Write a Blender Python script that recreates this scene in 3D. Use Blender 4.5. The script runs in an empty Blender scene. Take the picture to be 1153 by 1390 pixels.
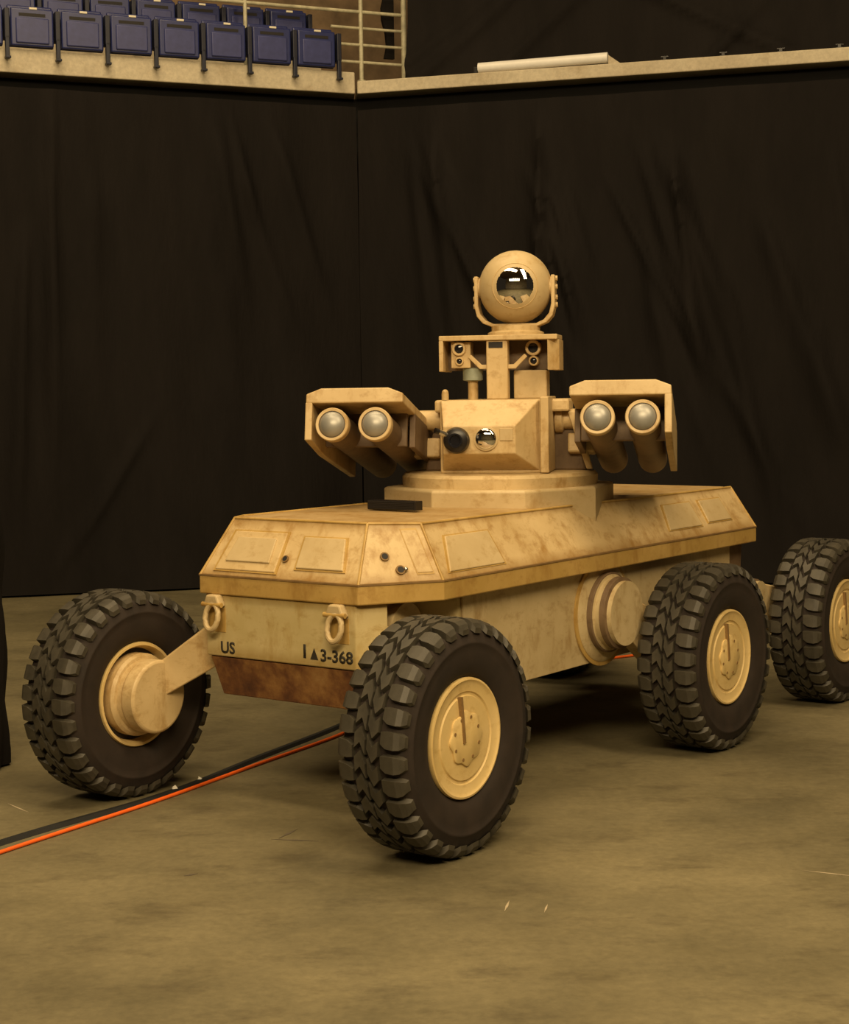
import bpy, bmesh, math, random
from mathutils import Vector, Matrix
random.seed(7)
scene = bpy.context.scene
col = scene.collection
R_ = math.radians

# ------------------------------------------------------------------ camera
F_PX = 2271.75
cam_d = bpy.data.cameras.new('camera'); cam = bpy.data.objects.new('camera', cam_d); col.objects.link(cam)
cam_d.sensor_fit = 'HORIZONTAL'; cam_d.sensor_width = 36.0; cam_d.lens = 36.0 * F_PX / 1153.0
cam_d.shift_y = -45.0 / 1153.0
cam_d.clip_end = 200
_t, _r = R_(-3.0425), R_(-0.877)
fw = Vector((0, math.cos(_t), math.sin(_t))); up = Vector((0, -math.sin(_t), math.cos(_t))); rt = Vector((1, 0, 0))
cr = rt * math.cos(_r) + up * math.sin(_r); cu = up * math.cos(_r) - rt * math.sin(_r)
cam.matrix_world = Matrix(((cr.x, cu.x, -fw.x, 0), (cr.y, cu.y, -fw.y, 0), (cr.z, cu.z, -fw.z, 1.854), (0, 0, 0, 1)))
scene.camera = cam

# ------------------------------------------------------------------ world, lamps, exposure
w = bpy.data.worlds.new('hall_air'); scene.world = w; w.use_nodes = True
w.node_tree.nodes['Background'].inputs['Color'].default_value = (1.0, 0.72, 0.42, 1)
w.node_tree.nodes['Background'].inputs['Strength'].default_value = 0.022
def area(name, loc, target, sx, sy, power, color=(1.0, 0.75, 0.42)):
    l = bpy.data.lights.new(name, 'AREA'); l.shape = 'RECTANGLE'; l.size = sx; l.size_y = sy; l.energy = power; l.color = color
    o = bpy.data.objects.new(name, l); col.objects.link(o); o.location = loc
    o.rotation_euler = (Vector(target) - Vector(loc)).to_track_quat('-Z', 'Y').to_euler()
    return o
area('hall_and_fill_lamp', (-0.6, -0.8, 6.4), (0.0, 8.0, 0.8), 6.0, 1.2, 760)  # low frontal lamp added to brighten the vehicle's upright faces
area('hall_and_fill_lamp.001', (4.6, 3.0, 8.4), (1.0, 8.2, 0), 1.6, 6.0, 520)
area('hall_and_fill_lamp.002', (-1.6, 5.0, 9.6), (-0.2, 7.4, 0), 6.0, 1.4, 380)
area('hall_and_fill_lamp.003', (-1.6, 10.5, 10.8), (-1.0, 13.2, 1.2), 7.0, 1.2, 480)
scene.view_settings.view_transform = 'Standard'
scene.view_settings.look = 'None'
scene.view_settings.gamma = 1.0
scene.view_settings.use_curve_mapping = False
scene.view_settings.exposure = 0.0

# ------------------------------------------------------------------ materials
def new_mat(name):
    m = bpy.data.materials.new(name); m.use_nodes = True
    nt = m.node_tree; b = nt.nodes['Principled BSDF']
    return m, nt, b
def coords(nt, scale=(1, 1, 1)):
    tc = nt.nodes.new('ShaderNodeTexCoord'); mp = nt.nodes.new('ShaderNodeMapping')
    mp.inputs['Scale'].default_value = scale
    nt.links.new(tc.outputs['Object'], mp.inputs['Vector'])
    return mp.outputs['Vector']
def noise(nt, vec, scale, detail=5, rough=.6):
    n = nt.nodes.new('ShaderNodeTexNoise'); n.inputs['Scale'].default_value = scale
    n.inputs['Detail'].default_value = detail; n.inputs['Roughness'].default_value = rough
    nt.links.new(vec, n.inputs['Vector'])
    return n.outputs['Fac']
def ramp(nt, fac, stops):
    r = nt.nodes.new('ShaderNodeValToRGB'); els = r.color_ramp.elements
    els[0].position, els[0].color = stops[0][0], (*stops[0][1], 1)
    els[1].position, els[1].color = stops[-1][0], (*stops[-1][1], 1)
    for p, c in stops[1:-1]:
        e = els.new(p); e.color = (*c, 1)
    nt.links.new(fac, r.inputs['Fac'])
    return r.outputs['Color']
def mix(nt, fac, a, b, mode='MIX'):
    m = nt.nodes.new('ShaderNodeMix'); m.data_type = 'RGBA'; m.blend_type = mode
    if isinstance(fac, float): m.inputs[0].default_value = fac
    else: nt.links.new(fac, m.inputs[0])
    nt.links.new(a, m.inputs[6])
    if isinstance(b, tuple): m.inputs[7].default_value = (*b, 1)
    else: nt.links.new(b, m.inputs[7])
    return m.outputs[2]
def bump(nt, b, h, strength=.2, dist=.01):
    n = nt.nodes.new('ShaderNodeBump'); n.inputs['Strength'].default_value = strength; n.inputs['Distance'].default_value = dist
    nt.links.new(h, n.inputs['Height']); nt.links.new(n.outputs['Normal'], b.inputs['Normal'])
def paint(name, dark, light, stain, stain_lo=.56, stain_hi=.74, rough=.5, wash=()):
    m, nt, b = new_mat(name)
    v = coords(nt)
    c = ramp(nt, noise(nt, v, 3.2, 6, .62), [(.3, dark), (.68, light)])
    s = noise(nt, coords(nt, (2.2, 2.2, .9)), 4.5, 7, .68)
    k = ramp(nt, s, [(stain_lo, (0, 0, 0)), (stain_hi, (.8, .8, .8))])
    c = mix(nt, k, c, stain)
    s2 = noise(nt, coords(nt, (1.0, 1.0, 1.6)), 11.0, 8, .72)
    k2 = ramp(nt, s2, [(.53, (0, 0, 0)), (.70, (.62, .62, .62))])
    c = mix(nt, k2, c, tuple(x * .92 for x in stain))
    if wash:
        tc = nt.nodes.new('ShaderNodeTexCoord'); sx = nt.nodes.new('ShaderNodeSeparateXYZ'); nt.links.new(tc.outputs['Object'], sx.inputs[0])
        n3 = noise(nt, coords(nt, (1, 1, .5)), 7.0, 6, .7)
        for (z0, wd) in wash:
            d = nt.nodes.new('ShaderNodeMath'); d.operation = 'SUBTRACT'; nt.links.new(sx.outputs['Z'], d.inputs[0]); d.inputs[1].default_value = z0
            a = nt.nodes.new('ShaderNodeMath'); a.operation = 'ABSOLUTE'; nt.links.new(d.outputs[0], a.inputs[0])
            g = nt.nodes.new('ShaderNodeMapRange'); nt.links.new(a.outputs[0], g.inputs[0]); g.inputs[1].default_value = 0; g.inputs[2].default_value = wd; g.inputs[3].default_value = 1.25; g.inputs[4].default_value = 0
            mu = nt.nodes.new('ShaderNodeMath'); mu.operation = 'MULTIPLY'; mu.use_clamp = True; nt.links.new(g.outputs[0], mu.inputs[0]); nt.links.new(n3, mu.inputs[1])
            c = mix(nt, mu.outputs[0], c, tuple(x * .8 for x in stain))
    nt.links.new(c, b.inputs['Base Color'])
    b.inputs['Roughness'].default_value = rough
    bump(nt, b, noise(nt, v, 45, 3), .12, .004)
    return m
def plain(name, colr, rough=.5, metal=0.0, var=.25, scale=12):
    m, nt, b = new_mat(name)
    d = tuple(x * (1 - var) for x in colr); l = tuple(min(1, x * (1 + var)) for x in colr)
    c = ramp(nt, noise(nt, coords(nt), scale, 4), [(.3, d), (.7, l)])
    nt.links.new(c, b.inputs['Base Color'])
    b.inputs['Roughness'].default_value = rough; b.inputs['Metallic'].default_value = metal
    return m
M = {}
M['tan'] = paint('tan_paint', (.50, .36, .17), (.62, .47, .25), (.33, .185, .045), .53, .72)
M['lid'] = paint('lid_paint', (.50, .36, .17), (.62, .47, .25), (.31, .165, .035), .51, .70, .5, ((1.045, .045), (1.275, .035)))
M['tan_light'] = paint('pale_tan_paint', (.46, .345, .175), (.57, .445, .25), (.38, .245, .085), .58, .8)
M['tan_side'] = paint('worn_tan_paint', (.42, .32, .16), (.56, .45, .26), (.30, .19, .07), .54, .72)
M['ochre'] = paint('ochre_wash', (.40, .255, .065), (.52, .345, .115), (.31, .170, .040), .5, .7)
M['khaki'] = paint('khaki_front_paint', (.47, .375, .165), (.58, .475, .25), (.36, .23, .06), .52, .72, .5, ((.945, .03), (.69, .05)))
M['rim'] = paint('rim_paint', (.62, .455, .18), (.73, .55, .26), (.52, .345, .11), .58, .8)
M['umber'] = paint('umber_paint_and_shade', (.125, .082, .044), (.19, .125, .070), (.09, .05, .025), .5, .7, .6)  # dark brown paint; on cheeks and launch tubes it also carries their shade
def rusty():
    m, nt, b = new_mat('rust'); v = coords(nt)
    c = ramp(nt, noise(nt, v, 5.5, 8, .62), [(.32, (.045, .014, .006)), (.46, (.13, .050, .014)), (.58, (.24, .115, .032)), (.72, (.34, .20, .07))])
    nt.links.new(c, b.inputs['Base Color']); b.inputs['Roughness'].default_value = .85; bump(nt, b, noise(nt, v, 30, 6), .3, .006); return m
M['rust'] = rusty()
M['grime_and_shade'] = plain('grime_and_shade', (.22, .13, .045), .75)  # real grime in seams; also the painted shade of the rim groove
M['rubber'] = plain('rubber', (.0205, .0130, .0090), .8, 0, .3, 9)
M['tread'] = plain('tread_rubber', (.046, .0405, .029), .55, 0, .35, 14)
M['black'] = plain('black_plastic', (.010, .008, .008), .35)
M['dark'] = plain('dark_hole', (.012, .010, .010), .7)
M['chrome'] = plain('chrome', (.80, .80, .80), .04, 1.0, .02)
M['steel'] = plain('brushed_steel', (.55, .54, .50), .32, 1.0, .08)
M['dome'] = plain('silver_dome', (.34, .335, .31), .42, .45, .10)
M['glass'] = plain('lens_glass', (.012, .012, .016), .08)
M['greygreen'] = plain('grey_green_paint', (.26, .29, .23), .5)
M['stencil'] = plain('stencil_black', (.025, .02, .012), .7)
M['cord'] = plain('orange_jacket', (.85, .13, .012), .5, 0, .1)
M['cable'] = plain('black_jacket', (.006, .006, .006), .7)
M['seatblue'] = plain('blue_plastic', (.022, .030, .125), .38, 0, .15)
M['seatpanel'] = plain('blue_seat_panel', (.040, .048, .165), .45, 0, .15)
M['seatiron'] = plain('dark_blue_iron', (.008, .010, .026), .5)
M['tag'] = plain('ivory_highlight', (.75, .70, .55), .5, 0, .1)  # pale colour of the painted highlights on the seats
M['railpaint'] = plain('cream_rail_paint', (.50, .47, .33), .45)
M['white'] = plain('white_enamel', (.86, .84, .80), .4, 0, .05)
M['paper'] = plain('paper', (.7, .68, .6), .8)
M['orange'] = plain('orange_tag', (.75, .12, .01), .5)
M['backwall'] = plain('brown_block_wall', (.20, .135, .075), .8, 0, .4, 3)
M['shadewall'] = plain('shade_black_wall', (.006, .005, .004), .9)  # near black puts the shade of the gap below the ledge into the wall

def concrete(name, lo, hi, stain):
    m, nt, b = new_mat(name)
    v = coords(nt)
    c = ramp(nt, noise(nt, v, .9, 8, .62), [(.33, lo), (.66, hi)])
    k = ramp(nt, noise(nt, coords(nt, (1, 1.8, 1)), 2.3, 9, .7), [(.53, (0, 0, 0)), (.76, (.75, .75, .75))])
    c = mix(nt, k, c, stain)
    k2 = ramp(nt, noise(nt, v, 26, 5, .7), [(.35, (.84, .84, .84)), (.7, (1.08, 1.08, 1.08))])
    c = mix(nt, 1.0, c, k2, 'MULTIPLY')
    nt.links.new(c, b.inputs['Base Color'])
    r = ramp(nt, noise(nt, v, 3.1, 5), [(.3, (.52,) * 3), (.7, (.75,) * 3)])
    nt.links.new(r, b.inputs['Roughness'])
    b.inputs['Specular IOR Level'].default_value = .3
    bump(nt, b, noise(nt, v, 60, 4), .10, .003)
    return m
M['floor'] = concrete('concrete_floor', (.112, .096, .053), (.212, .180, .100), (.066, .051, .029))
M['ledge'] = concrete('concrete_ledge', (.50, .43, .31), (.66, .59, .44), (.36, .28, .17))
def cloth(name, c):
    m, nt, b = new_mat(name)
    k = ramp(nt, noise(nt, coords(nt, (1, 1, .25)), 3.0, 6), [(.3, tuple(x * .8 for x in c)), (.7, tuple(x * 1.2 for x in c))])
    nt.links.new(k, b.inputs['Base Color']); b.inputs['Roughness'].default_value = .85
    b.inputs['Specular IOR Level'].default_value = .15
    bump(nt, b, noise(nt, coords(nt, (5, 5, 1.0)), 5.0, 5), .35, .02)
    return m
M['curtain'] = cloth('black_drape', (.0110, .0090, .0080))

# ------------------------------------------------------------------ mesh helpers
class MB:
    def __init__(s, mat=None): s.v = []; s.f = []; s.m = mat or Matrix.Identity(4)
    def add(s, vs, fs):
        o = len(s.v); s.v += [tuple(s.m @ Vector(v)) for v in vs]; s.f += [tuple(o + i for i in f) for f in fs]; return s
    def box(s, c, d, rot=None):
        x, y, z = (k / 2 for k in d); c = Vector(c)
        vs = [Vector((sx * x, sy * y, sz * z)) for sz in (-1, 1) for sy in (-1, 1) for sx in (-1, 1)]
        if rot is not None: vs = [rot @ v for v in vs]
        return s.add([c + v for v in vs], [(0, 2, 3, 1), (4, 5, 7, 6), (0, 1, 5, 4), (2, 6, 7, 3), (0, 4, 6, 2), (1, 3, 7, 5)])
    def span(s, a, b):
        return s.box([(p + q) / 2 for p, q in zip(a, b)], [abs(q - p) for p, q in zip(a, b)])
    def loft(s, rings, cap=True):
        n = len(rings[0]); vs = [v for r in rings for v in r]; fs = []
        for k in range(len(rings) - 1):
            for i in range(n):
                j = (i + 1) % n
                fs.append((k * n + i, k * n + j, (k + 1) * n + j, (k + 1) * n + i))
        if cap: fs.append(tuple(reversed(range(n)))); fs.append(tuple((len(rings) - 1) * n + i for i in range(n)))
        return s.add(vs, fs)
    def prism(s, poly, off):        # poly: 3D points, extruded by the vector off
        off = Vector(off); return s.loft([[Vector(p) for p in poly], [Vector(p) + off for p in poly]])
    def lathe(s, prof, c=(0, 0, 0), axis=(0, 1, 0), seg=48):   # prof: (r, t) along the axis
        a = Vector(axis).normalized(); q = a.to_track_quat('Z', 'Y'); ux, uy = q @ Vector((1, 0, 0)), q @ Vector((0, 1, 0)); c = Vector(c)
        rings = [[c + a * t + (ux * math.cos(2 * math.pi * k / seg) + uy * math.sin(2 * math.pi * k / seg)) * r for k in range(seg)] for r, t in prof]
        return s.loft(rings)
    def cyl(s, p0, p1, r0, r1=None, seg=24):
        d = Vector(p1) - Vector(p0); return s.lathe([(r0, 0), (r0 if r1 is None else r1, d.length)], p0, d, seg)
    def path(s, pts, r, seg=8):
        pts = [Vector(p) for p in pts]; rings = []
        for i, p in enumerate(pts):
            t = (pts[min(i + 1, len(pts) - 1)] - pts[max(i - 1, 0)]).normalized()
            ref = Vector((0, 0, 1)) if abs(t.z) < .95 else Vector((1, 0, 0))
            ux = t.cross(ref).normalized(); uy = ux.cross(t)
            rings.append([p + (ux * math.cos(2 * math.pi * k / seg) + uy * math.sin(2 * math.pi * k / seg)) * r for k in range(seg)])
        return s.loft(rings)
    def sphere(s, c, r, seg=40, rings=24, sz=1.0):
        pr = [(max(1e-4, r * math.sin(math.pi * k / rings)), -r * sz * math.cos(math.pi * k / rings)) for k in range(rings + 1)]
        return s.lathe(pr, c, (0, 0, 1), seg)
    def build(s, name, mat, parent=None, smooth=35, bevel=0, seg=2):
        me = bpy.data.meshes.new(name); me.from_pydata(s.v, [], s.f); me.update()
        bm = bmesh.new(); bm.from_mesh(me); bmesh.ops.recalc_face_normals(bm, faces=bm.faces); bm.to_mesh(me); bm.free()
        me.materials.append(M[mat] if isinstance(mat, str) else mat)
        if smooth:
            for p in me.polygons: p.use_smooth = True
            me.set_sharp_from_angle(angle=R_(smooth))
        o = bpy.data.objects.new(name, me); col.objects.link(o)
        if parent is not None: o.parent = parent
        if bevel:
            b = o.modifiers.new('edge', 'BEVEL'); b.width = bevel; b.segments = seg; b.limit_method = 'ANGLE'; b.angle_limit = R_(40)
        return o
def tag(o, label, cat=None, group=None, kind=None):
    o['label'] = label
    if cat: o['category'] = cat
    if group: o['group'] = group
    if kind: o['kind'] = kind
    return o
def empty(name, loc=(0, 0, 0), rz=0):
    o = bpy.data.objects.new(name, None); col.objects.link(o); o.location = loc; o.rotation_euler = (0, 0, rz); o.empty_display_size = .1; return o
def copy_tree(o, parent=None):
    c = o.copy(); col.objects.link(c); c.parent = parent
    for ch in list(o.children): copy_tree(ch, c)
    return c
def structure(o, label):
    o['kind'] = 'structure'; o['label'] = label; return o

# ------------------------------------------------------------------ the hall: floor, walls, ledges
A0 = Vector((-3.80, 15.38, 0)); CN = Vector((-.62, 16.80, 0)); B0 = Vector((3.94, 15.47, 0))
dL = (CN - A0).normalized(); nL = Vector((dL.y, -dL.x, 0)); LL = (CN - A0).length    # n points into the hall
dR = (B0 - CN).normalized(); nR = Vector((dR.y, -dR.x, 0))
def WL(s, off, z): return A0 + dL * s + nL * off + Vector((0, 0, z))
def WR(s, off, z): return CN + dR * s + nR * off + Vector((0, 0, z))
BIS = (nL + nR).normalized()
def corner(off): return CN + BIS * (off / BIS.dot(nL))

fl = MB()
pl = [WL(-6, -.6, 0), corner(-.6), WR(10, -.6, 0), Vector((12, -6, 0)), Vector((-11, -6, 0))]
fl.prism(pl, (0, 0, -.15))
floor = structure(fl.build('floor', 'floor', smooth=0), 'stained brown grey concrete arena floor')
for (x0, y0, x1, y1, wd, mt) in ((-1.93, 7.55, -1.78, 7.36, .010, 'paper'), (1.42, 6.30, 1.62, 6.20, .010, 'paper'), (.26, 5.85, .285, 5.98, .010, 'paper'),
                                 (.40, 5.83, .42, 5.93, .008, 'paper'), (-.63, 6.87, -.56, 7.02, .016, 'cable'), (-.66, 6.86, -.46, 6.82, .014, 'cable'), (-.95, 6.35, -.90, 6.38, .02, 'cable')):
    d = Vector((x1 - x0, y1 - y0, 0)); n = Vector((-d.y, d.x, 0)).normalized() * wd / 2
    p0, p1, pm = Vector((x0, y0, .0006)), Vector((x1, y1, .0006)), Vector(((x0 + x1) / 2, (y0 + y1) / 2, .0006))
    q = MB(); q.prism([p0, pm - n, p1, pm + n], (0, 0, .0008))
    q.build('scuff_mark', M['scuff_' + mt] if 'scuff_' + mt in M else M.setdefault('scuff_' + mt, plain('scuff_' + mt, (.40, .33, .22) if mt == 'paper' else (.10, .08, .055), .7)), floor, 0)

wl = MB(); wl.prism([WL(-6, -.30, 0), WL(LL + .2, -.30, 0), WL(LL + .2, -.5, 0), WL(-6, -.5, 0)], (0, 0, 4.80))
structure(wl.build('wall_left', 'shadewall', smooth=0), 'wall behind the left drape, coloured black to stand for shade')
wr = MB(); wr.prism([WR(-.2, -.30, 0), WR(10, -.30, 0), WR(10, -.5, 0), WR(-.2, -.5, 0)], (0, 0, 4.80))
structure(wr.build('wall_right', 'shadewall', smooth=0), 'wall behind the right drape, coloured black to stand for shade')
zL, zR = 5.012, 4.925
t1 = MB(); c0, c1 = corner(0), corner(-3.0)
t1.prism([WL(-6, 0, 4.80), c0 + Vector((-.012, 0, 4.80)), c1 + Vector((-.012, 0, 4.80)), WL(-6, -3.0, 4.80)], (0, 0, zL - 4.80))
structure(t1.build('trim_1', 'ledge', smooth=0, bevel=.01), 'pale concrete ledge carrying the blue seats')
t2 = MB(); t2.prism([c0 + Vector((.012, 0, 4.80)), WR(10, 0, 4.80), WR(10, -1.2, 4.80), corner(-1.2) + Vector((.012, 0, 4.80))], (0, 0, zR - 4.80))
structure(t2.build('trim_2', 'ledge', smooth=0, bevel=.01), 'pale concrete ledge under the upper black drape')
t3 = MB(); t3.prism([WL(-6, -.80, zL), WL(LL - .06, -.80, zL), WL(LL - .06, -3.0, zL), WL(-6, -3.0, zL)], (0, 0, .35))
structure(t3.build('trim_3', 'ledge', smooth=0, bevel=.01), 'concrete step behind the front row of seats')
wb = MB(); wb.prism([WL(-6, -3.0, 4.8), WL(LL + 2.2, -3.0, 4.8), WL(LL + 2.2, -3.15, 4.8), WL(-6, -3.15, 4.8)], (0, 0, 4.2))
structure(wb.build('wall_back', 'backwall', smooth=0), 'brown block wall behind the seating')

wf_ = MB(); wf_.span((-11, -6.2, 0), (12, -6, 11.5)); structure(wf_.build('wall_front', 'ledge', smooth=0), 'pale concrete wall of the hall behind the camera')
ce = MB(); ce.span((-14, -6.2, 11.5), (15, 21, 11.7)); structure(ce.build('ceiling', 'backwall', smooth=0), 'dark ceiling of the hall')
# ------------------------------------------------------------------ drapes
def sm(a, b, x):
    t = min(1, max(0, (x - a) / (b - a))); return t * t * (3 - 2 * t)
def drape(name, PT, s0, s1, z0, z1, ns, nz, hf, label):
    vs = []; fs = []
    for lay in (0, 1):
        for j in range(nz + 1):
            z = z0 + (z1 - z0) * j / nz
            for i in range(ns + 1):
                s = s0 + (s1 - s0) * i / ns
                vs.append(PT(s, hf(s, z) - .006 * lay, z))
    n = ns + 1; K = n * (nz + 1)
    for j in range(nz):
        for i in range(ns):
            a = j * n + i
            fs.append((a, a + 1, a + n + 1, a + n)); fs.append((K + a, K + a + n, K + a + n + 1, K + a + 1))
    for i in range(ns):
        fs.append((i, K + i, K + i + 1, i + 1)); a = nz * n + i; fs.append((a, a + 1, K + a + 1, K + a))
    for j in range(nz):
        a = j * n; fs.append((a, a + n, K + a + n, K + a)); a = j * n + ns; fs.append((a, K + a, K + a + n, a + n))
    b = MB(); b.v = [tuple(v) for v in vs]; b.f = fs
    return tag(b.build(name, 'curtain', None, 80), label, 'curtain')
def folds(rng, n, sr, slope, wd, amp, zr):
    out = []
    for _ in range(n):
        zt = rng.uniform(*zr)
        out.append((rng.uniform(*sr), rng.uniform(*slope), rng.uniform(*wd), rng.uniform(*amp), zt, rng.uniform(1.2, 3.2)))
    return out
def fold_h(fs, s, z):
    h = 0
    for (a, k, wd, am, zt, ln) in fs:
        d = zt - z
        if d < -.15 or d > ln: continue
        x = (s - a - k * d - .03 * k * d * d) / (wd * (1 + .35 * d))
        if abs(x) > 3: continue
        h += am * math.exp(-x * x) * sm(-.15, .5, d) * (1 - sm(ln * .55, ln, d)) * (1 - .6 * math.exp(-(x - .9) ** 2 * 4))
    return h * 1.7
rng = random.Random(21)
fl_l = folds(rng, 16, (-4.5, 2.6), (-.06, .10), (.05, .13), (.010, .030), (3.0, 4.7)) + \
       folds(rng, 6, (1.9, 2.7), (.10, .32), (.05, .09), (.02, .045), (4.2, 4.65)) + \
       [(.45, -.02, .045, .04, 4.7, 4.7), (.18, -.05, .06, .045, 3.4, 3.4), (1.35, -.62, .06, .03, 1.7, 1.7)]
fl_r = folds(rng, 16, (1.7, 3.2), (.12, .50), (.045, .085), (.03, .06), (3.2, 4.5)) + \
       folds(rng, 18, (2.6, 8.5), (.05, .40), (.05, .11), (.02, .05), (2.4, 4.5)) + \
       folds(rng, 5, (.55, .85), (.10, .5), (.05, .08), (.02, .05), (4.2, 4.5)) + [(.8, .10, .06, .05, 4.5, 3.0), (1.86, .03, .05, .06, 4.5, 3.6)]
def h_left(s, z):
    return .05 + .30 * (1 - z / 4.7) ** 2 * sm(-.2, 1.7, s) * (1 - sm(2.6, LL, s)) + fold_h(fl_l, s, z) + .010 * math.sin(s * 9 + z * .7) + .008 * math.sin(s * 3.1 - z)
def h_right(s, z):
    return .05 + .22 * (1 - z / 4.7) ** 2 * sm(.2, 2.0, s) + fold_h(fl_r, s, z) + .010 * math.sin(s * 7.5 - z * 1.6) + .008 * math.sin(s * 2.7 + z)
drape('curtain', WL, -6.0, LL - .026, .02, 4.66, 230, 90, h_left, 'flat black drape hanging below the ledge with the blue seats')
drape('curtain', WR, .024, 10.0, .02, 4.63, 260, 90, h_right, 'black drape with slanting folds behind the mast and right wheels')
fl_u = folds(rng, 9, (.2, 6.0), (-1.6, 1.8), (.06, .12), (.03, .06), (5.6, 6.6))
def h_up(s, z):
    return -.42 + fold_h(fl_u, s, z) + .03 * math.sin(s * 2.1 + z * 1.5) + .10 * sm(5.6, 4.96, z) * (0.5 + .5 * math.sin(s * 1.3 + 2))
drape('curtain', WR, .42, 10.0, zR + .004, 7.2, 160, 40, h_up, 'black drape hanging above the right concrete ledge')
for k, s in enumerate((3.05, 3.60, 4.13, 4.66, 5.2)):
    p = WR(s, -.12, zR)
    q = MB(Matrix.Translation(p) @ Matrix.Rotation(math.atan2(dR.y, dR.x), 4, 'Z'))
    q.span((-.03, -.05, 0), (.03, .05, .015)); q.span((-.014, -.02, .015), (.014, .02, .05)); q.cyl((-.035, 0, .045), (.035, 0, .045), .014, None, 10)
    names = ['first', 'second', 'third', 'fourth', 'fifth']
    tag(q.build('clamp', 'black', None, 35), 'small black clamp on the right ledge, %s from the white tube' % names[k], 'clamp', 'small clamps on the right ledge')
# white tube on the ledge
wt = empty('white_tube', WR(1.88, -.052, zR), math.atan2(dR.y, dR.x))
a, b_ = Vector((-.64, 0, .052)), Vector((.64, 0, .066))
q = MB(); q.lathe([(.036, 0), (.050, .004), (.050, 1.276), (.036, 1.28)], a, b_ - a, 20); q.build('tube', 'white', wt)
q = MB(); q.prism([(.645, -.03, 0), (.76, -.03, 0), (.645, -.03, .085)], (0, .06, 0)); q.build('end_bracket', 'ledge', wt, 0)
for x in (-.66,):
    q = MB(); q.span((x - .02, -.035, 0), (x + .012, .035, .06)); q.build('end_block', 'black', wt, 0, .004)
tag(wt, 'white painted tube lying along the right concrete ledge', 'tube')

# ------------------------------------------------------------------ stadium seats
seat0 = empty('stadium_seat')
q = MB(); q.span((-.195, -.035, .02), (.195, 0, .365)); q.build('seat_pan', 'seatblue', seat0, 30, .016, 3)
pan = seat0.children[0]
q = MB(); q.span((-.150, -.052, .045), (.150, -.030, .275)); q.build('pan_panel', 'seatpanel', pan, 30, .012, 3)
q = MB(); q.span((-.120, -.0385, .290), (.120, -.030, .318)); q.build('finger_slot', 'dark', pan, 0)
q = MB()
pts = []
for j in range(7):
    zz = .02 + j * .065; pts.append([(-.205, .03 + .05 * (j / 6) ** 1.5, zz), (.205, .03 + .05 * (j / 6) ** 1.5, zz), (.205, .065 + .05 * (j / 6) ** 1.5, zz), (-.205, .065 + .05 * (j / 6) ** 1.5, zz)])
q.loft(pts); q.build('backrest', 'seatblue', seat0, 30, .014, 3)
q = MB(); q.span((-.025, -.042, .352), (.045, -.030, .372)); q.build('highlight_chip', 'tag', seat0, 0, .003)  # pale chip standing in for the highlight along the seat top
q = MB(); q.span((.208, -.058, .08), (.252, .09, .35)); q.span((.211, -.058, -.085), (.249, -.015, .10)); q.span((.205, -.085, -.105), (.255, -.012, -.082)); q.build('leg', 'seatiron', seat0, 0, .006)
rzL = math.atan2(dL.y, dL.x)
ords = ['first', 'second', 'third', 'fourth', 'fifth', 'sixth', 'seventh', 'eighth', 'ninth']
n_s = 9
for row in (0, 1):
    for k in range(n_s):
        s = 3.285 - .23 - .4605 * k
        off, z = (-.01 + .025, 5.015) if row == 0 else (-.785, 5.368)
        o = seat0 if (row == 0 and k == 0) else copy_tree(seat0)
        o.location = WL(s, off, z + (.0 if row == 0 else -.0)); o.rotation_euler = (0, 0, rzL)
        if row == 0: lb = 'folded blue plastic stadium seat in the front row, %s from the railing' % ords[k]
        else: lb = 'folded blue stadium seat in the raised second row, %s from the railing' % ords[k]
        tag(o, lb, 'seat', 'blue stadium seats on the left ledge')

# railing behind the front row
rl = empty('railing', WL(3.75, -.45, zL), rzL)
def RL(s, z, o=0): return (s - 3.75, o, z - zL)
for (sa, sb, z, r) in ((2.0, 4.20, 5.714, .018), (3.40, 4.20, 5.549, .015), (3.40, 4.20, 5.381, .015), (3.40, 4.20, 5.207, .015), (2.0, 4.20, 5.885, .018)):
    q = MB(); q.cyl(RL(sa, z), RL(sb, z), r, None, 12); q.build('rail', 'railpaint', rl)
for s, z, r in ((2.492, 6.3, .020), (3.727, 6.3, .022), (4.204, 6.5, .028)):
    q = MB(); q.cyl(RL(s, zL if s < 3.6 else zL), RL(s, z), r, None, 12); q.cyl(RL(s, zL), RL(s, zL + .012), r * 2.0, None, 12); q.build('post', 'railpaint', rl)
tag(rl, 'cream painted pipe railing at the end of the blue seats', 'railing')
q = MB(); pr = []
for j in range(9):
    z = 5.30 + j * .13
    pr.append([WL(4.06 + .03 * math.sin(j * 1.3), -.62 + .02 * math.sin(j), z), WL(4.17, -.62, z), WL(4.17, -.66, z), WL(4.06 + .03 * math.sin(j * 1.3), -.66, z)])
q.loft(pr); tag(q.build('hanging_cloth', 'curtain', None, 50), 'narrow black cloth hanging behind the corner post of the railing', 'cloth')

# ------------------------------------------------------------------ the vehicle
PSI = 36.3096
V = empty('unmanned_vehicle', (-.6962, 7.1805, 0), R_(-(90 + PSI)))
tag(V, 'tan six wheeled unmanned military vehicle with missile turret and ball camera mast', 'vehicle')
RAD = .475
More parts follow.
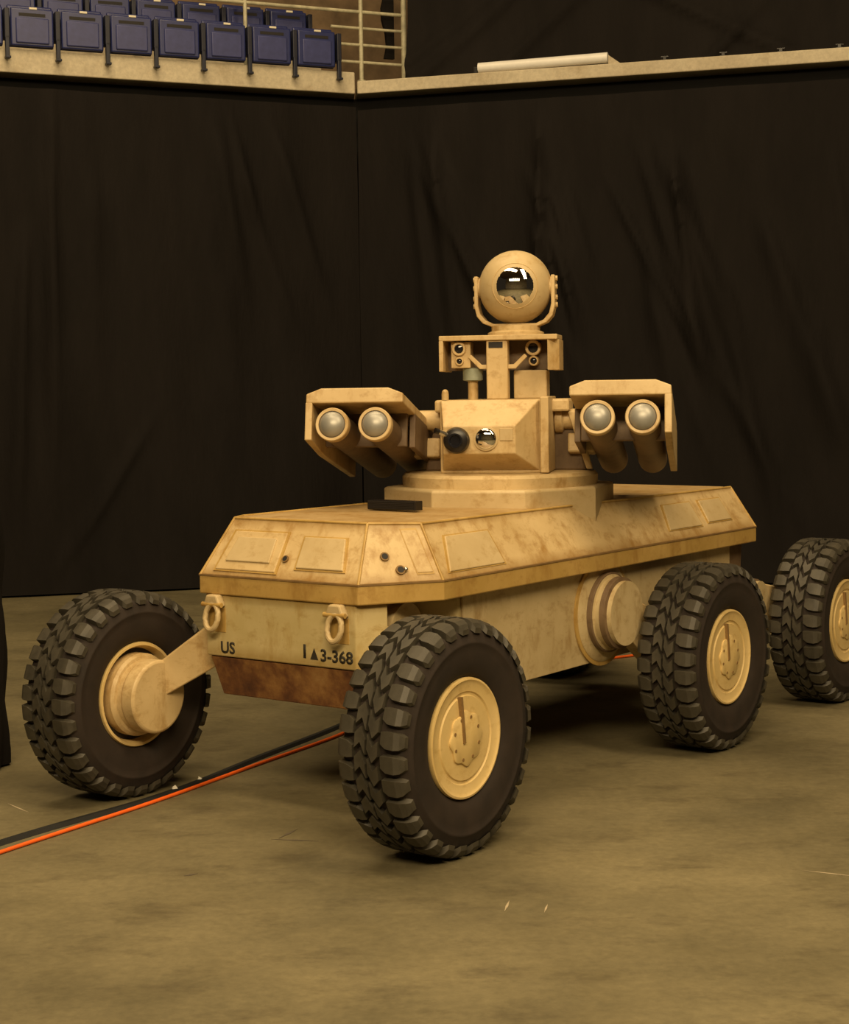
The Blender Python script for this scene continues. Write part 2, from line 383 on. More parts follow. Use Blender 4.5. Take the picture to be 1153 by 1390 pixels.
# hull, lower
zfb, zft, zr_ = .9546, 1.0396, 1.2855
def hullpoly(z, inset=0):
    half = [(-.085, .430), (-.205, .510), (-.255, .30), (-.42, .30), (-.62, .580), (-3.30, .580), (-3.44, .50)]
    return [(x, y - inset, z) for x, y in half] + [(x, -(y - inset), z) for x, y in reversed(half)]
q = MB()
q.loft([hullpoly(.676), hullpoly(zfb)])
q.build('hull_front', 'khaki', V, 0, .006)
q = MB()
low = [(-.45, .30, .676), (-.62, .57, .676), (-3.30, .57, .676), (-3.42, .48, .676)]
lowb = [(-.75, .30, .485), (-.86, .565, .485), (-3.20, .565, .485), (-3.28, .46, .485)]
mir = lambda L: L + [(x, -y, z) for x, y, z in reversed(L)]
q.loft([mir(lowb), mir(low)]); q.build('hull_belly', 'tan_side', V, 0, .006)
for s in (-1, 1):
    q = MB(); q.prism([(-.86, .579 * s, .49), (-3.20, .579 * s, .49), (-3.29, .581 * s, .676), (-3.29, .581 * s, zfb - .012), (-.64, .581 * s, zfb - .012), (-.64, .581 * s, .676)], (0, .012 * s, 0))
    q.build('side_plate', 'tan_side', V, 0, .003)
q = MB()
sk = [(-.095, y, z) for y, z in ((-.418, .672), (.424, .672), (.400, .497), (-.372, .497))]
q.prism([(x - .03 * (z < .6), y, z) for x, y, z in sk], (-.05, 0, 0)); q.build('front_skirt', 'rust', V, 0, .005)
# flange
xf, wf, cxx, cyy, xr = -.0725, .6666, .3259, .2101, -3.603
def flpoly(z, e=0):
    half = [(xf + e, wf - cyy + e * .5), (xf - cxx + e * .5, wf + e), (xr + .12, wf + e), (xr - e, wf - .12 + e * .5)]
    return [(x, y, z) for x, y in half] + [(x, -y, z) for x, y in reversed(half)]
q = MB(); q.loft([flpoly(zfb), flpoly(zft)]); q.build('flange_band', 'ochre', V, 0, .006)
q = MB(); q.loft([flpoly(zft - .004, .003), flpoly(zft + .004, .003)]); q.build('seam', 'grime_and_shade', V, 0)
# lid
def lidpoly(lo):
    if lo:
        half = [(xf - .004, wf - cyy - .002), (xf - cxx, wf - .004), (xr + .12, wf - .004), (xr + .004, wf - .124)]
        half = [(x, y, zft) for x, y in half]
    else:
        half = [(-.2356, .3839, zr_), (-.436, .519, 1.2758), (-3.455, .519, 1.2660), (-3.50, .44, 1.2660)]
    return half + [(x, -y, z) for x, y, z in reversed(half)]
q = MB(); q.loft([lidpoly(1), lidpoly(0)]); lid = q.build('hull_lid', 'lid', V, 0, .007)
LO, HI = lidpoly(1), lidpoly(0)
for pa, pb in [(LO[k], HI[k]) for k in (0, 1, 2, 5, 6, 7)] + [(HI[k], HI[(k + 1) % 8]) for k in (0, 1, 5, 6, 7)]:
    q = MB(); q.cyl(pa, pb, .0065, None, 8); q.build('weld_seam', 'ochre', lid)
# access panels on the lid: thin plates lying on a wash coloured edge
def plate(poly, n, name, mat, th=.010, edge=.014, parent=lid):
    n = Vector(n).normalized(); P = [Vector(p) for p in poly]; c = sum(P, Vector()) / len(P)
    out = [p + (p - c).normalized() * edge for p in P]
    q = MB(); q.prism([p - n * .006 for p in out], n * (.006 + .0025)); q.build('panel_edge', 'ochre', parent, 0)
    q = MB(); q.prism([p - n * .004 for p in P], n * (.004 + th)); return q.build(name, mat, parent, 0, .004)
nf = Vector((zr_ - zft, 0, .2356 - .0725)).normalized()
ns = Vector((0, .2345, .147)).normalized()
plate([(-.190, .078, 1.217), (-.190, .305, 1.217), (-.106, .352, 1.089), (-.106, .090, 1.089)], nf, 'access_panel', 'tan_light')
plate([(-.198, -.336, 1.230), (-.198, -.030, 1.230), (-.090, -.022, 1.066), (-.090, -.372, 1.066)], nf, 'access_panel', 'tan', .007)
plate([(-.180, -.300, 1.203), (-.180, -.075, 1.203), (-.112, -.065, 1.100), (-.112, -.325, 1.100)], nf, 'access_panel', 'tan_light', .014, .012)
for s in (1, -1):
    n2 = Vector((0, ns.y * s, ns.z))
    def sidep(x0, x1, x2, x3, za, zb, mt='tan_light'):
        yy = lambda z: (wf - .004 - .1436 * (z - zft) / .2345) * s
        plate([(x0, yy(za), za), (x1, yy(za), za), (x2, yy(zb), zb), (x3, yy(zb), zb)], n2, 'access_panel', mt, .008)
    sidep(-.555, -.885, -.895, -.470, 1.212, 1.068)
    sidep(-2.56, -2.86, -2.87, -2.50, 1.216, 1.090)
    sidep(-2.97, -3.22, -3.24, -2.96, 1.216, 1.100)
# corner panel and holes
nc = (Vector((-.398, .667, 1.04)) - Vector((-.0725, .4565, 1.04))).cross(Vector((-.2356, .3839, 1.2855)) - Vector((-.0725, .4565, 1.04))).normalized()
if nc.x < 0: nc = -nc
plate([(-.345, .475, 1.252), (-.405, .515, 1.252), (-.380, .625, 1.075), (-.318, .585, 1.075)], nc, 'corner_plate', 'lid', .005, .008)
for c, n, r, st in (((-.129, .010, 1.125), nf, .017, 1.5), ((-.228, .479, 1.148), nc, .020, 1.0), ((-.258, .540, 1.092), nc, .021, 1.0)):
    c = Vector(c)
    q2 = MB(); n = n.normalized(); q2.cyl(c - n * .01, c + n * .0065, r, None, 16); ob = q2.build('port_rim', 'grime_and_shade', lid, 30)
    q3 = MB(); q3.cyl(c - n * .01, c + n * .0075, r * .7, None, 14); q3.build('port_hole', 'dark', lid, 30)
q = MB(); c = Vector((-.278, .552, 1.092)); q.sphere(c + nc * .006, .010, 12, 8); q.build('port_screw', 'steel', lid)
# black bar on the roof
q = MB(); q.span((-.985, -.160, zr_), (-.925, .128, zr_ + .045)); rb = q.build('roof_vent', 'black', V, 0, .004)
for k in range(5):
    q = MB(); q.span((-.9255, -.150, zr_ + .006 + k * .008), (-.921, .118, zr_ + .010 + k * .008)); q.build('slat', 'dark', rb, 0)
# stencils
def text_mesh(body, y0, z0, width, height, x, parent, name):
    cu_ = bpy.data.curves.new(name, 'FONT'); cu_.body = body; cu_.extrude = .0; cu_.offset = .028; cu_.resolution_u = 3
    to = bpy.data.objects.new('tmp', cu_); col.objects.link(to)
    bpy.context.view_layer.update()
    me = bpy.data.meshes.new_from_object(to.evaluated_get(bpy.context.evaluated_depsgraph_get()))
    bpy.data.objects.remove(to)
    xs = [v.co.x for v in me.vertices]; ys = [v.co.y for v in me.vertices]
    sx = width / (max(xs) - min(xs)); sy = height / (max(ys) - min(ys)); mx, my = min(xs), min(ys)
    for v in me.vertices: v.co = Vector((x, y0 + (v.co.x - mx) * sx, z0 + (v.co.y - my) * sy))
    me.materials.clear(); me.materials.append(M['stencil']); me.name = name
    o = bpy.data.objects.new(name, me); col.objects.link(o); o.parent = parent
    m = o.modifiers.new('thick', 'SOLIDIFY'); m.thickness = .001
    return o
hf_ = [o for o in V.children if o.name.startswith('hull_front')][0]
xs_ = -.0838
text_mesh('I', .140, .708, .014, .060, xs_, hf_, 'stencil_numeral')
q = MB(); q.prism([(xs_, .178, .705), (xs_, .222, .705), (xs_, .200, .755)], (-.0015, 0, 0)); q.build('stencil_triangle', 'stencil', hf_, 0)
text_mesh('3-368', .236, .700, .178, .056, xs_, hf_, 'stencil_number')
text_mesh('US', -.345, .690, .085, .055, xs_, hf_, 'stencil_letters')
# shackles
for (y, z) in ((-.362, .915), (.345, .915)):
    q = MB(); q.prism([(-.088, y - .052, z - .012), (-.088, y + .052, z - .012), (-.088, y + .030, z + .040), (-.088, y - .030, z + .040)], (.045, 0, 0))
    br = q.build('shackle_mount', 'tan_light', V, 0, .008)
    ring = []
    for k in range(33):
        a = 2 * math.pi * k / 32
        ring.append((-.052 + .020 * (1 - math.cos(a)) * .5, y + .038 * math.sin(a) + .004, z - .058 + .056 * math.cos(a)))
    q = MB(); q.path(ring, .0125, 10); q.build('shackle', 'tan_light', br)
    q = MB(); q.cyl((-.05, y - .058, z - .004), (-.05, y + .058, z - .004), .011, None, 12); q.build('pin', 'ochre', br)
    q = MB(); q.prism([(-.086, y - .05, z - .13), (-.086, y + .05, z - .13), (-.086, y + .05, z - .02), (-.086, y - .05, z - .02)], (.004, 0, 0)); q.build('backing_plate', 'ochre', br, 0, .002)

# ---- wheels
def tire_mesh():
    h = [(.236, .085), (.240, .118), (.262, .137), (.300, .149), (.345, .154), (.372, .154), (.376, .157), (.384, .157), (.388, .153), (.418, .147), (.434, .137), (.444, .118), (.449, .085), (.450, .04)]
    prof = h + [(r, -t) for r, t in reversed(h)]
    q = MB(); q.lathe(prof, (0, 0, 0), (0, 1, 0), 72)
    return q.build('tire', 'rubber', None, 50).data
def rim_obj_meshes():
    q = MB(); q.lathe([(.200, .06), (.236, .09), (.242, .128), (.240, .138), (.232, .140), (.226, .136), (.218, .132), (.186, .130), (.181, .124), (.172, .124), (.167, .130), (.0005, .132)], (0, 0, 0), (0, 1, 0), 64)
    q.lathe([(.236, .09), (.236, -.10), (.242, -.122), (.238, -.132), (.226, -.132), (.216, -.110), (.205, -.04), (.0005, -.03)], (0, 0, 0), (0, 1, 0), 64)
    return q.build('rim', 'rim', None, 40).data
def scallop_mesh():
    n = 96; ring = []
    for k in range(n):
        a = 2 * math.pi * k / n; r = .106 + .006 * math.cos(8 * a)
        ring.append((r * math.cos(a), r * math.sin(a)))
    q = MB(); q.loft([[(x, .125, z) for x, z in ring], [(x, .137, z) for x, z in ring], [(x * .96, .1395, z * .96) for x, z in ring]])
    return q.build('hub_plate', 'rim', None, 35).data
def bolt_mesh():
    q = MB(); q.cyl((0, .132, 0), (0, .1415, 0), .008, .007, 8); return q.build('bolt', 'grime_and_shade', None, 20).data
def groove_shade_mesh():
    q = MB(); q.span((-.007, .128, -.015), (.007, .1455, .172)); return q.build('groove_shade', 'grime_and_shade', None, 0, .003).data  # dark strip standing in for the shadow in a rim groove
def block(sections):
    q = MB(); rings = []
    for (y, rt_, rb_, a0, a1) in sections:
        f = lambda r, a: (r * math.cos(a / .475), y, r * math.sin(a / .475))
        rings.append([f(rt_, a0), f(rt_, a1), f(rb_, a1 * 1.08 + .002), f(rb_, a0 * 1.08 - .002)])
    q.loft(rings); return q
HB = [
    [(.067, .472, .440, -.014, .032), (.092, .475, .440, -.030, .035), (.126, .471, .438, -.034, .033), (.146, .458, .428, -.032, .028), (.158, .438, .418, -.022, .019)],
    [(.005, .475, .440, .006, .062), (.029, .475, .440, -.044, .016), (.055, .475, .440, -.018, .040)],
    [(-.055, .475, .440, -.040, .018), (-.029, .475, .440, -.016, .044), (-.005, .475, .440, -.062, -.006)],
    [(-.158, .438, .418, -.019, .022), (-.146, .458, .428, -.028, .032), (-.126, .471, .438, -.033, .034), (-.092, .475, .440, -.035, .030), (-.067, .472, .440, -.032, .014)]]
ROWOFF = [0, .5, 0, .5]
NP = 32
def drop(o): bpy.data.objects.remove(o)
tm = tire_mesh(); rm = rim_obj_meshes(); sc = scallop_mesh(); bo = bolt_mesh(); ky = groove_shade_mesh()
bl = [block(s).build('tread_block', 'tread', None, 25).data for s in HB]
for o in [o for o in list(col.objects) if o.type == 'MESH' and o.parent is None and o.data in [tm, rm, sc, bo, ky] + bl]: drop(o)
allb = MB()
for r in range(4):
    for k in range(NP):
        a = 2 * math.pi * (k + ROWOFF[r]) / NP
        src = bl[r]; mt = Matrix.Rotation(a, 4, 'Y')
        allb.add([tuple(mt @ v.co) for v in src.vertices], [tuple(p.vertices) for p in src.polygons])
to_ = allb.build('tread', 'tread', None, 25); tread_all = to_.data; drop(to_)
def link(name, me, parent, loc=(0, 0, 0), rot=(0, 0, 0)):
    o = bpy.data.objects.new(name, me); col.objects.link(o); o.parent = parent; o.location = loc; o.rotation_euler = rot; return o
YW = 1.0723 - .158
def wheel(x, side, single, spin, label):
    t = link('tire', tm, V, (x, side * YW, RAD), (0, spin, 0) if side > 0 else (0, spin, math.pi))
    t['label'] = label
    rr = link('rim', rm, t); rr['label'] = 'tan painted steel rim'
    link('hub_plate', sc, t)
    for k in range(8):
        a = 2 * math.pi * (k + .5) / 8; link('bolt', bo, t, (.086 * math.cos(a), 0, .086 * math.sin(a)))
    link('groove_shade', ky, t, (.022 if side > 0 else -.022, 0, 0), (0, -spin + R_(6), 0))
    if single:
        for r in range(4):
            for k in range(NP): link('tread_block', bl[r], t, (0, 0, 0), (0, 2 * math.pi * (k + ROWOFF[r]) / NP, 0))
    else:
        o = link('tread', tread_all, t); o['kind'] = 'stuff'
AX = (0.0, -2.3472, -3.8811)
wheel(AX[0], 1, True, R_(3), 'black knobbly tire nearest the camera')
wheel(AX[0], -1, False, R_(7), 'black knobbly front tire on the far side')
wheel(AX[1], 1, True, R_(-6), 'black knobbly middle tire on the near side')
wheel(AX[1], -1, False, 0, 'black knobbly middle tire on the far side')
wheel(AX[2], 1, False, R_(5), 'black knobbly rear tire on the near side')
wheel(AX[2], -1, False, 0, 'black knobbly rear tire on the far side')
# ---- swing arms, hub motors, pivot housings
for i, x in enumerate(AX):
    for s in (1, -1):
        c = (x, 0, RAD)
        q = MB(); q.lathe([(.186, 0), (.190, .012), (.190, .100), (.178, .112), (.165, .114), (.160, .135), (.150, .140), (.001, .142)], (x, s * .875, RAD), (0, -s, 0), 48)
        hm = q.build('hub_motor', 'tan', V, 35)
        ya, yb = .735, .655
        if i == 0: piv, pr_, yp = Vector((-.36, 0, .86)), .095, .40
        else: piv, pr_, yp = Vector((x + .50, 0, .735 if i == 1 else .640)), .150, .58
        # arm paddle: hull of two circles in the XZ plane
        r0 = .155
        d = Vector((piv.x - x, 0, piv.z - RAD)); L = d.length; ux = d / L; uz = Vector((-ux.z, 0, ux.x))
        neck = .105 if i == 0 else .12
        outl = []
        for k in range(17):
            a = math.pi * .42 + (2 * math.pi - 2 * math.pi * .42) * k / 16
            outl.append(Vector((x, 0, RAD)) + ux * r0 * math.cos(a) + uz * r0 * math.sin(a))
        e = Vector((piv.x, 0, piv.z))
        outl += [e - uz * neck * .75, e + uz * neck * .75]
        q = MB()
        if i > 0:
            q.loft([[(p.x, s * ya, p.z) for p in outl], [(p.x, s * yb, p.z) for p in outl]])
        else:
            q.lathe([(.160, 0), (.168, .006), (.168, .070), (.160, .080), (.001, .082)], (x, s * .735, RAD), (0, -s, 0), 48)
            p0 = Vector((x - .05, s * .705, RAD + .060)); p1 = Vector((-.37, s * .27, .885)); dd = (p1 - p0).normalized()
            n1 = dd.cross(Vector((0, 0, 1))).normalized(); n2_ = n1.cross(dd)
            q.loft([[p + n1 * a_ + n2_ * b_ for a_, b_ in ((-hw_, -hh_), (hw_, -hh_), (hw_, hh_), (-hw_, hh_))] for p, hw_, hh_ in ((p0, .036, .070), (p1, .066, .110))])
        arm = q.build('swing_arm', 'tan', V, 30, .006)
        if i > 0:
            k_ = 1.0 if i == 1 else .62
            q = MB(); q.lathe([(k_ * r_, t_) for r_, t_ in ((.250, 0), (.250, .018), (.232, .030), (.205, .032), (.195, .036), (.195, .062), (.176, .066), (.176, .094), (.168, .098), (.160, .125), (.160, .150), (.001, .152))], (piv.x, s * .588, piv.z), (0, s, 0), 56)
            ph = q.build('pivot_housing', 'tan_side', V, 30)
            q = MB(); q.lathe([(k_ * r_, t_) for r_, t_ in ((.196, .034), (.200, .037), (.200, .060), (.196, .063))], (piv.x, s * .588, piv.z), (0, s, 0), 56); q.build('housing_band', 'umber', ph, 30)
            q = MB(); q.lathe([(k_ * r_, t_) for r_, t_ in ((.176, .092), (.180, .094), (.178, .122), (.162, .126))], (piv.x, s * .588, piv.z), (0, s, 0), 56); q.build('housing_cone', 'umber', ph, 30)
            q = MB(); q.lathe([(k_ * r_, t_) for r_, t_ in ((.258, 0), (.270, .004), (.270, .012), (.258, .014))], (piv.x, s * .590, piv.z), (0, s, 0), 56); q.build('housing_ring', 'ochre', ph, 30)
        else:
            q = MB(); q.lathe([(.14, 0), (.14, .03), (.11, .04), (.11, .10), (.001, .102)], (piv.x, s * .395, piv.z - .03), (0, s, 0), 40); q.build('pivot_housing', 'tan_side', V, 30)
# rear bumper post under the flange
for s in (1, -1):
    q = MB(); q.prism([(-3.30, s * .50, .60), (-3.46, s * .50, .62), (-3.50, s * .50, .95), (-3.30, s * .50, .95)], (0, s * .07, 0)); q.build('tail_bracket', 'umber', V, 0, .006)

# ---- turret
TC = Vector((-1.836, 0, 0)); TY = PSI - 9.9
TM = Matrix.Translation(TC) @ Matrix.Rotation(R_(TY), 4, 'Z')
def T(): return MB(TM)
q = MB()
def octo(r, z):
    return [(TC.x + (r - (.035 if k in (2, 6) else 0)) * math.cos(R_(45 * k)), (r - (.035 if k in (2, 6) else 0)) * math.sin(R_(45 * k)), z) for k in range(8)]
q.loft([octo(.606, 1.12), octo(.606, 1.352), octo(.594, 1.362)]); q.build('turret_base', 'tan_light', V, 0, .005)
q = T(); q.lathe([(.505, 1.355), (.505, 1.412), (.490, 1.428), (.40, 1.432), (.001, 1.433)], (0, 0, 0), (0, 0, 1), 72); q.build('turret_ring', 'tan', V, 30)
# body
q = T(); q.span((-.42, -.262, 1.43), (.30, .246, 1.80)); body = q.build('turret_body', 'tan', V, 0, .010)
q = T()
fr = [(.452, -.222, 1.536), (.452, .136, 1.536), (.452, .136, 1.672), (.452, -.222, 1.672)]
bk = [(.30, -.250, 1.446), (.30, .240, 1.446), (.30, .240, 1.800), (.30, -.255, 1.800)]
q.loft([bk, fr]); q.build('turret_nose', 'tan', body, 0, .005)
q = T(); q.prism([(.452, .060, 1.600), (.452, .125, 1.600), (.452, .125, 1.660), (.452, .060, 1.660)], (.004, 0, 0)); q.build('nose_plate', 'tan_light', body, 0, .002)
q = T(); q.span((-.05, .248, 1.435), (.345, .290, 1.812)); q.build('side_plate', 'tan', body, 0, .005)
q = T(); q.cyl((.28, -.236, 1.80), (.28, -.236, 1.835), .018, None, 14); q.sphere((.28, -.236, 1.838), .017, 14, 8); q.build('lifting_stud', 'tan', body)
# nose optics
q = T(); q.lathe([(.040, 0), (.062, .008), (.066, .035), (.058, .060), (.040, .070), (.001, .068)], (.450, -.150, 1.604), (1, 0, 0), 28); k0 = q.build('nose_camera', 'black', body)
q = T(); q.lathe([(.034, .066), (.036, .082), (.028, .082), (.024, .072)], (.450, -.150, 1.604), (1, 0, 0), 24); q.build('camera_lens', 'glass', body)
q = T(); q.cyl((.50, -.190, 1.630), (.535, -.232, 1.650), .0125, None, 14); q.build('camera_stub', 'steel', body)
q = T(); q.cyl((.533, -.230, 1.649), (.545, -.246, 1.655), .0145, None, 14); q.build('stub_cap', 'black', body)
q = T(); q.lathe([(.060, 0), (.060, .012), (.052, .014), (.051, .010)], (.450, -.008, 1.610), (1, 0, 0), 32); q.build('mirror_ring', 'tan_light', body)
q = T(); q.lathe([(.053 * math.cos(a), .008 + .022 * math.sin(a)) for a in [k * math.pi / 2 / 8 for k in range(8)]] + [(.0005, .030)], (.450, -.008, 1.610), (1, 0, 0), 32); q.build('mirror_lens', 'chrome', body)
# cheeks, struts and trunnions on both sides
for s in (1, -1):
    o = .03
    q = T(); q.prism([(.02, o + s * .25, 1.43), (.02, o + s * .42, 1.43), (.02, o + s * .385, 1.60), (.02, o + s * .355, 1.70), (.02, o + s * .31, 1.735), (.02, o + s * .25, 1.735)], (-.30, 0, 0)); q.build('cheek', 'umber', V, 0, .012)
    if s > 0: q = T(); q.prism([(.085, o + s * .330, 1.735), (.085, o + s * .372, 1.735), (.085, o + s * .455, 1.44), (.085, o + s * .425, 1.44)], (-.05, 0, 0)); q.build('strut', 'tan', V, 0, .005)
    q = T(); q.span((-.10, o + s * .22, 1.735), (.14, o + s * .345, 1.80)); q.build('shoulder', 'tan', V, 0, .012)
    q = T(); q.lathe([(.058, 0), (.058, .06), (.070, .065), (.070, .10), (.052, .11), (.052, .30), (.001, .302)], (.02, o + s * .20, 1.695), (0, s, 0), 28); q.build('trunnion', 'tan', V, 30)
# pods: built in a frame tilted up with the tubes, x along the tubes
EL = 11.4
for s, yc, zc, nm in ((-1, -.608, 1.695, 'left'), (1, .664, 1.714, 'right')):
    PM = TM @ Matrix.Translation((.75, yc, zc)) @ Matrix.Rotation(R_(-EL), 4, 'Y')
    yo = s * .240; yi = -s * .240
    q = MB(PM)
    fl_ = lambda x, e=0: [(x, -.238 - e, .105), (x, .238 + e, .105), (x, .238 + e, .150), (x, .165, .178), (x, -.165, .178), (x, -.238 - e, .150)]
    q.loft([fl_(.0), fl_(-1.02)]); can = q.build('pod_canopy', 'tan', V, 0, .006)
    can['label'] = 'sloping tan armour canopy over a pair of launch tubes'
    q = MB(PM); q.prism([(.0, yo, .110), (.0, yo, -.075), (-.30, yo, -.105), (-1.02, yo, -.105), (-1.02, yo, .110)], (0, -s * .034, 0)); q.build('outer_plate', 'tan', can, 0, .005)
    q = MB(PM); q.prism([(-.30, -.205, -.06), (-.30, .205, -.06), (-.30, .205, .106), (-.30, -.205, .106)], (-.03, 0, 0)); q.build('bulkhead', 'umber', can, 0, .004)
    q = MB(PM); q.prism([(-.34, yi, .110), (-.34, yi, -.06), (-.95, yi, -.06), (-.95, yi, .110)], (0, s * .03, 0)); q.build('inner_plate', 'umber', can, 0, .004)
    q = MB(PM); q.box((-.75, s * -.235, .0), (.10, .14, .10)); q.build('pod_bracket', 'tan', can, 0, .01)
    for dy in (-.105, .105):
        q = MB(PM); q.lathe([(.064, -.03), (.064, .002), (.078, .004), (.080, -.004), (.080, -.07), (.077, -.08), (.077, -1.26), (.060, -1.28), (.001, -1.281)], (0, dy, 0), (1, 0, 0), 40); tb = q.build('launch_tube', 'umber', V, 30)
        q = MB(PM); q.lathe([(.066, -.045), (.081, -.042), (.0815, .002), (.078, .007), (.066, .006), (.065, -.03)], (0, dy, 0), (1, 0, 0), 40); q.build('tube_ring', 'tan', tb, 30)
        q = MB(PM); q.lathe([(.066, -.02)] + [(.066 * math.cos(a), -.012 + .048 * math.sin(a)) for a in [k * math.pi / 2 / 9 for k in range(9)]] + [(.0004, .036)], (0, dy, 0), (1, 0, 0), 36); nd = q.build('nose_dome', 'dome', tb, 60); nd['label'] = 'silvery missile nose dome'
# ---- mast
q = T(); q.lathe([(.056, 1.80), (.056, 2.10)], (.09, .012, 0), (0, 0, 1), 28); q.span((.08, -.043, 1.80), (.150, .066, 2.104)); mast = q.build('mast_post', 'tan', V, 30, .006)
q = T(); q.span((.147, -.030, 2.062), (.153, .042, 2.092)); q.build('mast_slot', 'dark', mast, 0)
q = T(); q.span((-.10, .085, 1.80), (.06, .255, 1.948)); q.build('mast_box', 'tan_light', V, 0, .008)
q = T(); q.lathe([(.026, 1.80), (.026, 1.905)], (.06, -.125, 0), (0, 0, 1), 18); kn = q.build('knob_stem', 'tan', V, 30)
q = T(); q.lathe([(.030, 1.895), (.052, 1.900), (.052, 1.958), (.040, 1.964), (.001, 1.964)], (.06, -.125, 0), (0, 0, 1), 24); q.build('knob_head', 'greygreen', kn, 30)
# sensor box
q = T(); q.span((-.12, -.284, 2.100), (.165, .320, 2.126)); sb = q.build('sensor_box', 'tan', V, 0, .004)
q = T(); q.span((-.12, -.284, 1.945), (.165, -.262, 2.100)); q.build('sensor_side', 'tan', sb, 0, .003)
q = T(); q.prism([(.165, .270, 1.945), (.10, .325, 1.945), (-.12, .325, 1.945), (-.12, .285, 1.945), (.08, .285, 1.945)], (0, 0, .155)); q.build('sensor_side', 'tan', sb, 0, .003)
q = T(); q.span((-.02, -.262, 1.950), (.0, .290, 2.100)); q.build('sensor_back', 'umber', sb, 0)
q = T(); q.span((.0, -.228, 1.962), (.12, -.128, 2.095)); lb_ = q.build('sensor_block', 'tan', sb, 0, .004)
for (y, z, r, x) in ((-.186, 2.060, .036, .12), (-.184, 1.997, .022, .12), (.187, 2.060, .040, .055), (.189, 1.994, .026, .055)):
    q = T(); q.lathe([(r, -.06), (r, .012), (r * .92, .016), (r * .66, .016), (r * .62, .004)], (x, y, z), (1, 0, 0), 28); q.build('lens_barrel', 'tan', sb, 30)
    q = T(); q.lathe([(r * .64, .0), (r * .64, .006), (r * .3, .010), (.0004, .011)], (x, y, z), (1, 0, 0), 24); q.build('lens', 'glass', sb, 30)
for s, y0 in ((1, .064), (-1, -.040)):
    q = T(); q.prism([(.13, y0, 1.955), (.13, y0, 1.977), (.13, y0 + s * .030, 1.977), (.13, y0 + s * .085, 2.030), (.13, y0 + s * .100, 2.016), (.13, y0 + s * .040, 1.955)], (-.02, 0, 0)); q.build('brace', 'tan', sb, 0, .003)
# yoke and ball
BC = Vector((0, .093, 2.373)); BR = .188
q = T(); q.lathe([(.145, 2.126), (.145, 2.140), (.125, 2.150), (.125, 2.176), (.001, 2.178)], (0, BC.y, 0), (0, 0, 1), 40); yb_ = q.build('yoke_base', 'tan', V, 30)
prof = []
for s in (-1, 1):
    pass
outer = [(-.207, 2.430), (-.207, 2.275), (-.195, 2.225), (-.165, 2.190), (-.120, 2.172), (.120, 2.172), (.165, 2.190), (.195, 2.225), (.207, 2.275), (.207, 2.430)]
inner = [(-.188, 2.430), (-.188, 2.285), (-.177, 2.238), (-.150, 2.205), (-.110, 2.186), (.110, 2.186), (.150, 2.205), (.177, 2.238), (.188, 2.285), (.188, 2.430)]
q = T(); rings = []
for (yo_, zo), (yi_, zi) in zip(outer, inner):
    rings.append([(.055, BC.y + yo_, zo), (-.055, BC.y + yo_, zo), (-.055, BC.y + yi_, zi), (.055, BC.y + yi_, zi)])
q.loft(rings); yk = q.build('yoke', 'tan', V, 30, .004)
for s in (-1, 1):
    for zz in (2.415, 2.372, 2.318, 2.280):
        q = T(); q.cyl((0, BC.y + s * .204, zz), (0, BC.y + s * .217, zz), .013, None, 8); q.build('yoke_bolt', 'tan', yk, 20)
    q = T(); q.lathe([(.05, 0), (.05, .05)], (0, BC.y + s * .150, 2.373), (0, s, 0), 24); q.build('yoke_axle', 'tan', yk, 30)
q = T(); q.sphere(BC, BR, 56, 36); ball = q.build('camera_ball', 'tan_light', V, 60)
# the mirror lens looks at the hall in front of the vehicle
ldir = Vector((.985, .10, -.005)).normalized()
q = T(); q.lathe([(.118, .138), (.119, .146), (.114, .152), (.110, .148)], BC, ldir, 48); q.build('lens_ring', 'tan', ball, 30)
cap = []
rc = .165
for k in range(11):
    a = math.asin(.112 / rc) * (1 - k / 10); cap.append((max(.0004, rc * math.sin(a)), .148 + rc * math.cos(a) - rc * math.cos(math.asin(.112 / rc))))
q = T(); q.lathe([(.112, .13)] + cap, BC, ldir, 48); ml = q.build('mirror_lens', 'chrome', ball, 80); ml['label'] = 'round bulging mirror lens'

# ------------------------------------------------------------------ cords on the floor
def smooth_path(pts, n=12):
    P = [Vector(p) for p in pts]; out = []
    for i in range(len(P) - 1):
        p0, p1, p2, p3 = P[max(i - 1, 0)], P[i], P[i + 1], P[min(i + 2, len(P) - 1)]
        for k in range(n):
            t = k / n
            out.append(.5 * ((2 * p1) + (p2 - p0) * t + (2 * p0 - 5 * p1 + 4 * p2 - p3) * t * t + (3 * p1 - p0 - 3 * p2 + p3) * t ** 3))
    out.append(P[-1]); return out
oc = [(-2.65, 5.15, .009), (-1.744, 6.694, .009), (-1.25, 7.50, .009), (-.86, 8.22, .009), (-.482, 8.909, .009), (-.36, 9.30, .009), (-.215, 9.743, .009), (.213, 10.36, .009), (.699, 10.97, .009), (1.168, 11.271, .009), (1.60, 11.54, .009), (2.495, 12.077, .009), (3.8, 12.9, .009)]
q = MB(); q.path(smooth_path(oc), .009, 8); tag(q.build('extension_cord', 'cord', None, 60), 'orange extension cord running under the vehicle', 'cord')
bc = [(-2.70, 5.28, .012), (-1.80, 6.82, .012), (-1.232, 7.628, .012), (-.86, 8.40, .012), (-.47, 9.22, .012), (-.300, 9.806, .012), (.130, 10.42, .012), (.600, 11.045, .012), (1.1, 11.50, .012), (2.4, 12.25, .012)]
q = MB()
sp = smooth_path(bc)
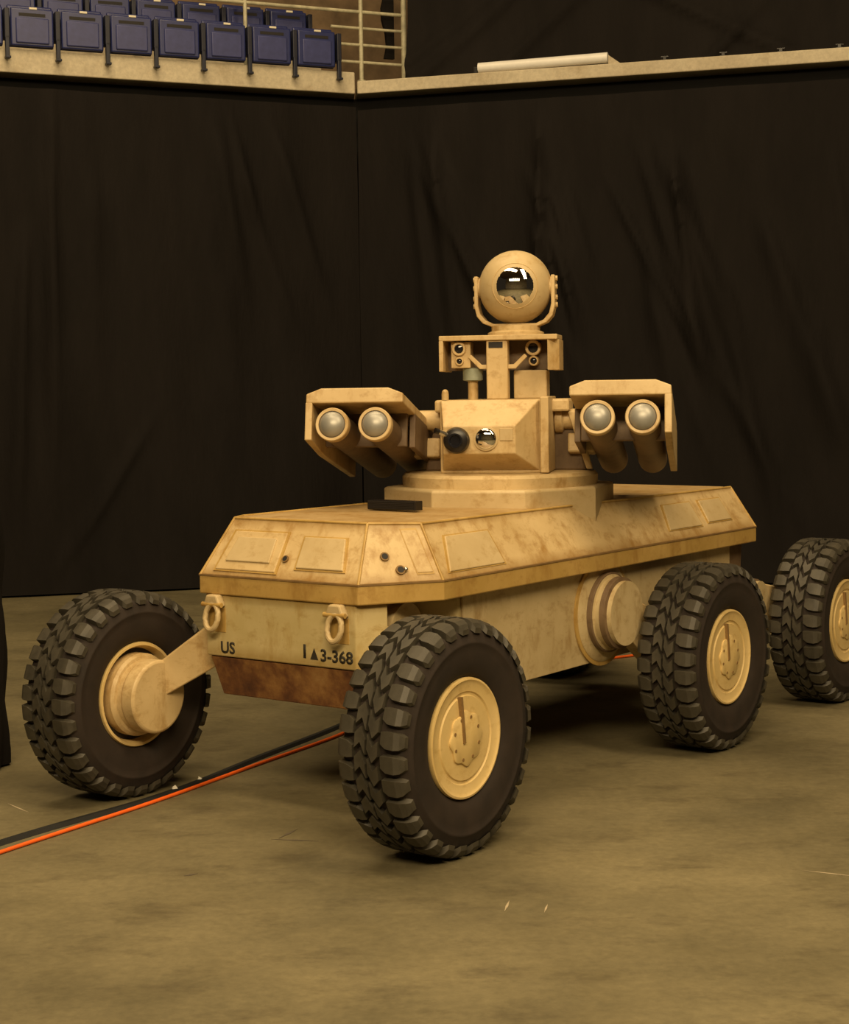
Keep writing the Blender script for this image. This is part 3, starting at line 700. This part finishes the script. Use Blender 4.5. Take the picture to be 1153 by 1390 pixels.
for i in range(1):
    rings = []
    for k, p in enumerate(sp):
        t = (sp[min(k + 1, len(sp) - 1)] - sp[max(k - 1, 0)]).normalized(); n = Vector((-t.y, t.x, 0))
        rings.append([Vector((p.x, p.y, .0005)) - n * .024, Vector((p.x, p.y, .016)) - n * .012, Vector((p.x, p.y, .016)) + n * .012, Vector((p.x, p.y, .0005)) + n * .024])
    q.loft(rings)
tag(q.build('cable_cover', 'cable', None, 20), 'black cable running beside the orange cord', 'cable')
for k, (x, y, sc_) in enumerate(((-1.188, 7.72, 1.0), (-1.095, 7.905, .8))):
    q = MB(Matrix.Translation((x, y, .0155)) @ Matrix.Rotation(k * 1.1 + .4, 4, 'Z'))
    q.loft([[(-.014 * sc_, -.010 * sc_, .0006), (.012 * sc_, -.012 * sc_, .0006), (.014 * sc_, .011 * sc_, .0006), (-.011 * sc_, .012 * sc_, .0006)], [(-.010 * sc_, -.008 * sc_, .012 * sc_), (.011 * sc_, -.006 * sc_, .005 * sc_), (.006 * sc_, .010 * sc_, .014 * sc_), (-.009 * sc_, .006 * sc_, .006 * sc_)]])
    tag(q.build('paper_scrap', 'paper', None, 0), ('larger white paper scrap on the black cable, nearest the far front tire' if k == 0 else 'smaller white paper scrap on the black cable, farther under the vehicle'), 'scrap', 'paper scraps on the floor')

# ------------------------------------------------------------------ cloth covered stand at the left edge
st = empty('draped_stand', (-2.33, 8.30, 0))
vs = []
q = MB(); rings = []
for j in range(25):
    z = .012 + 1.68 * j / 24; ring = []
    for k in range(48):
        a = 2 * math.pi * k / 48
        fl2 = .012 * math.sin(a * 9 + z * 1.4) * (1 - .5 * z / 1.7) + .010 * math.sin(z * 11 + a * 3)
        rx, ry = (.200 + fl2) * (1.06 - .06 * z / 1.7), (.17 + fl2)
        sq = (abs(math.cos(a)) ** 4 + abs(math.sin(a)) ** 4) ** -.25
        ring.append((rx * math.cos(a) * sq * (.98 if j < 24 else .9), ry * math.sin(a) * sq * (.98 if j < 24 else .9), z))
    rings.append(ring)
q.loft(rings); q.build('cloth_cover', 'curtain', st, 60)
q = MB(); q.prism([(.165, -.178, 1.325), (.195, -.172, 1.33), (.195, -.172, 1.375), (.168, -.178, 1.372)], (0, -.012, 0)); q.build('tag', 'orange', st, 0, .002)
tag(st, 'black cloth covered stand at the left edge with a small orange tag', 'stand')
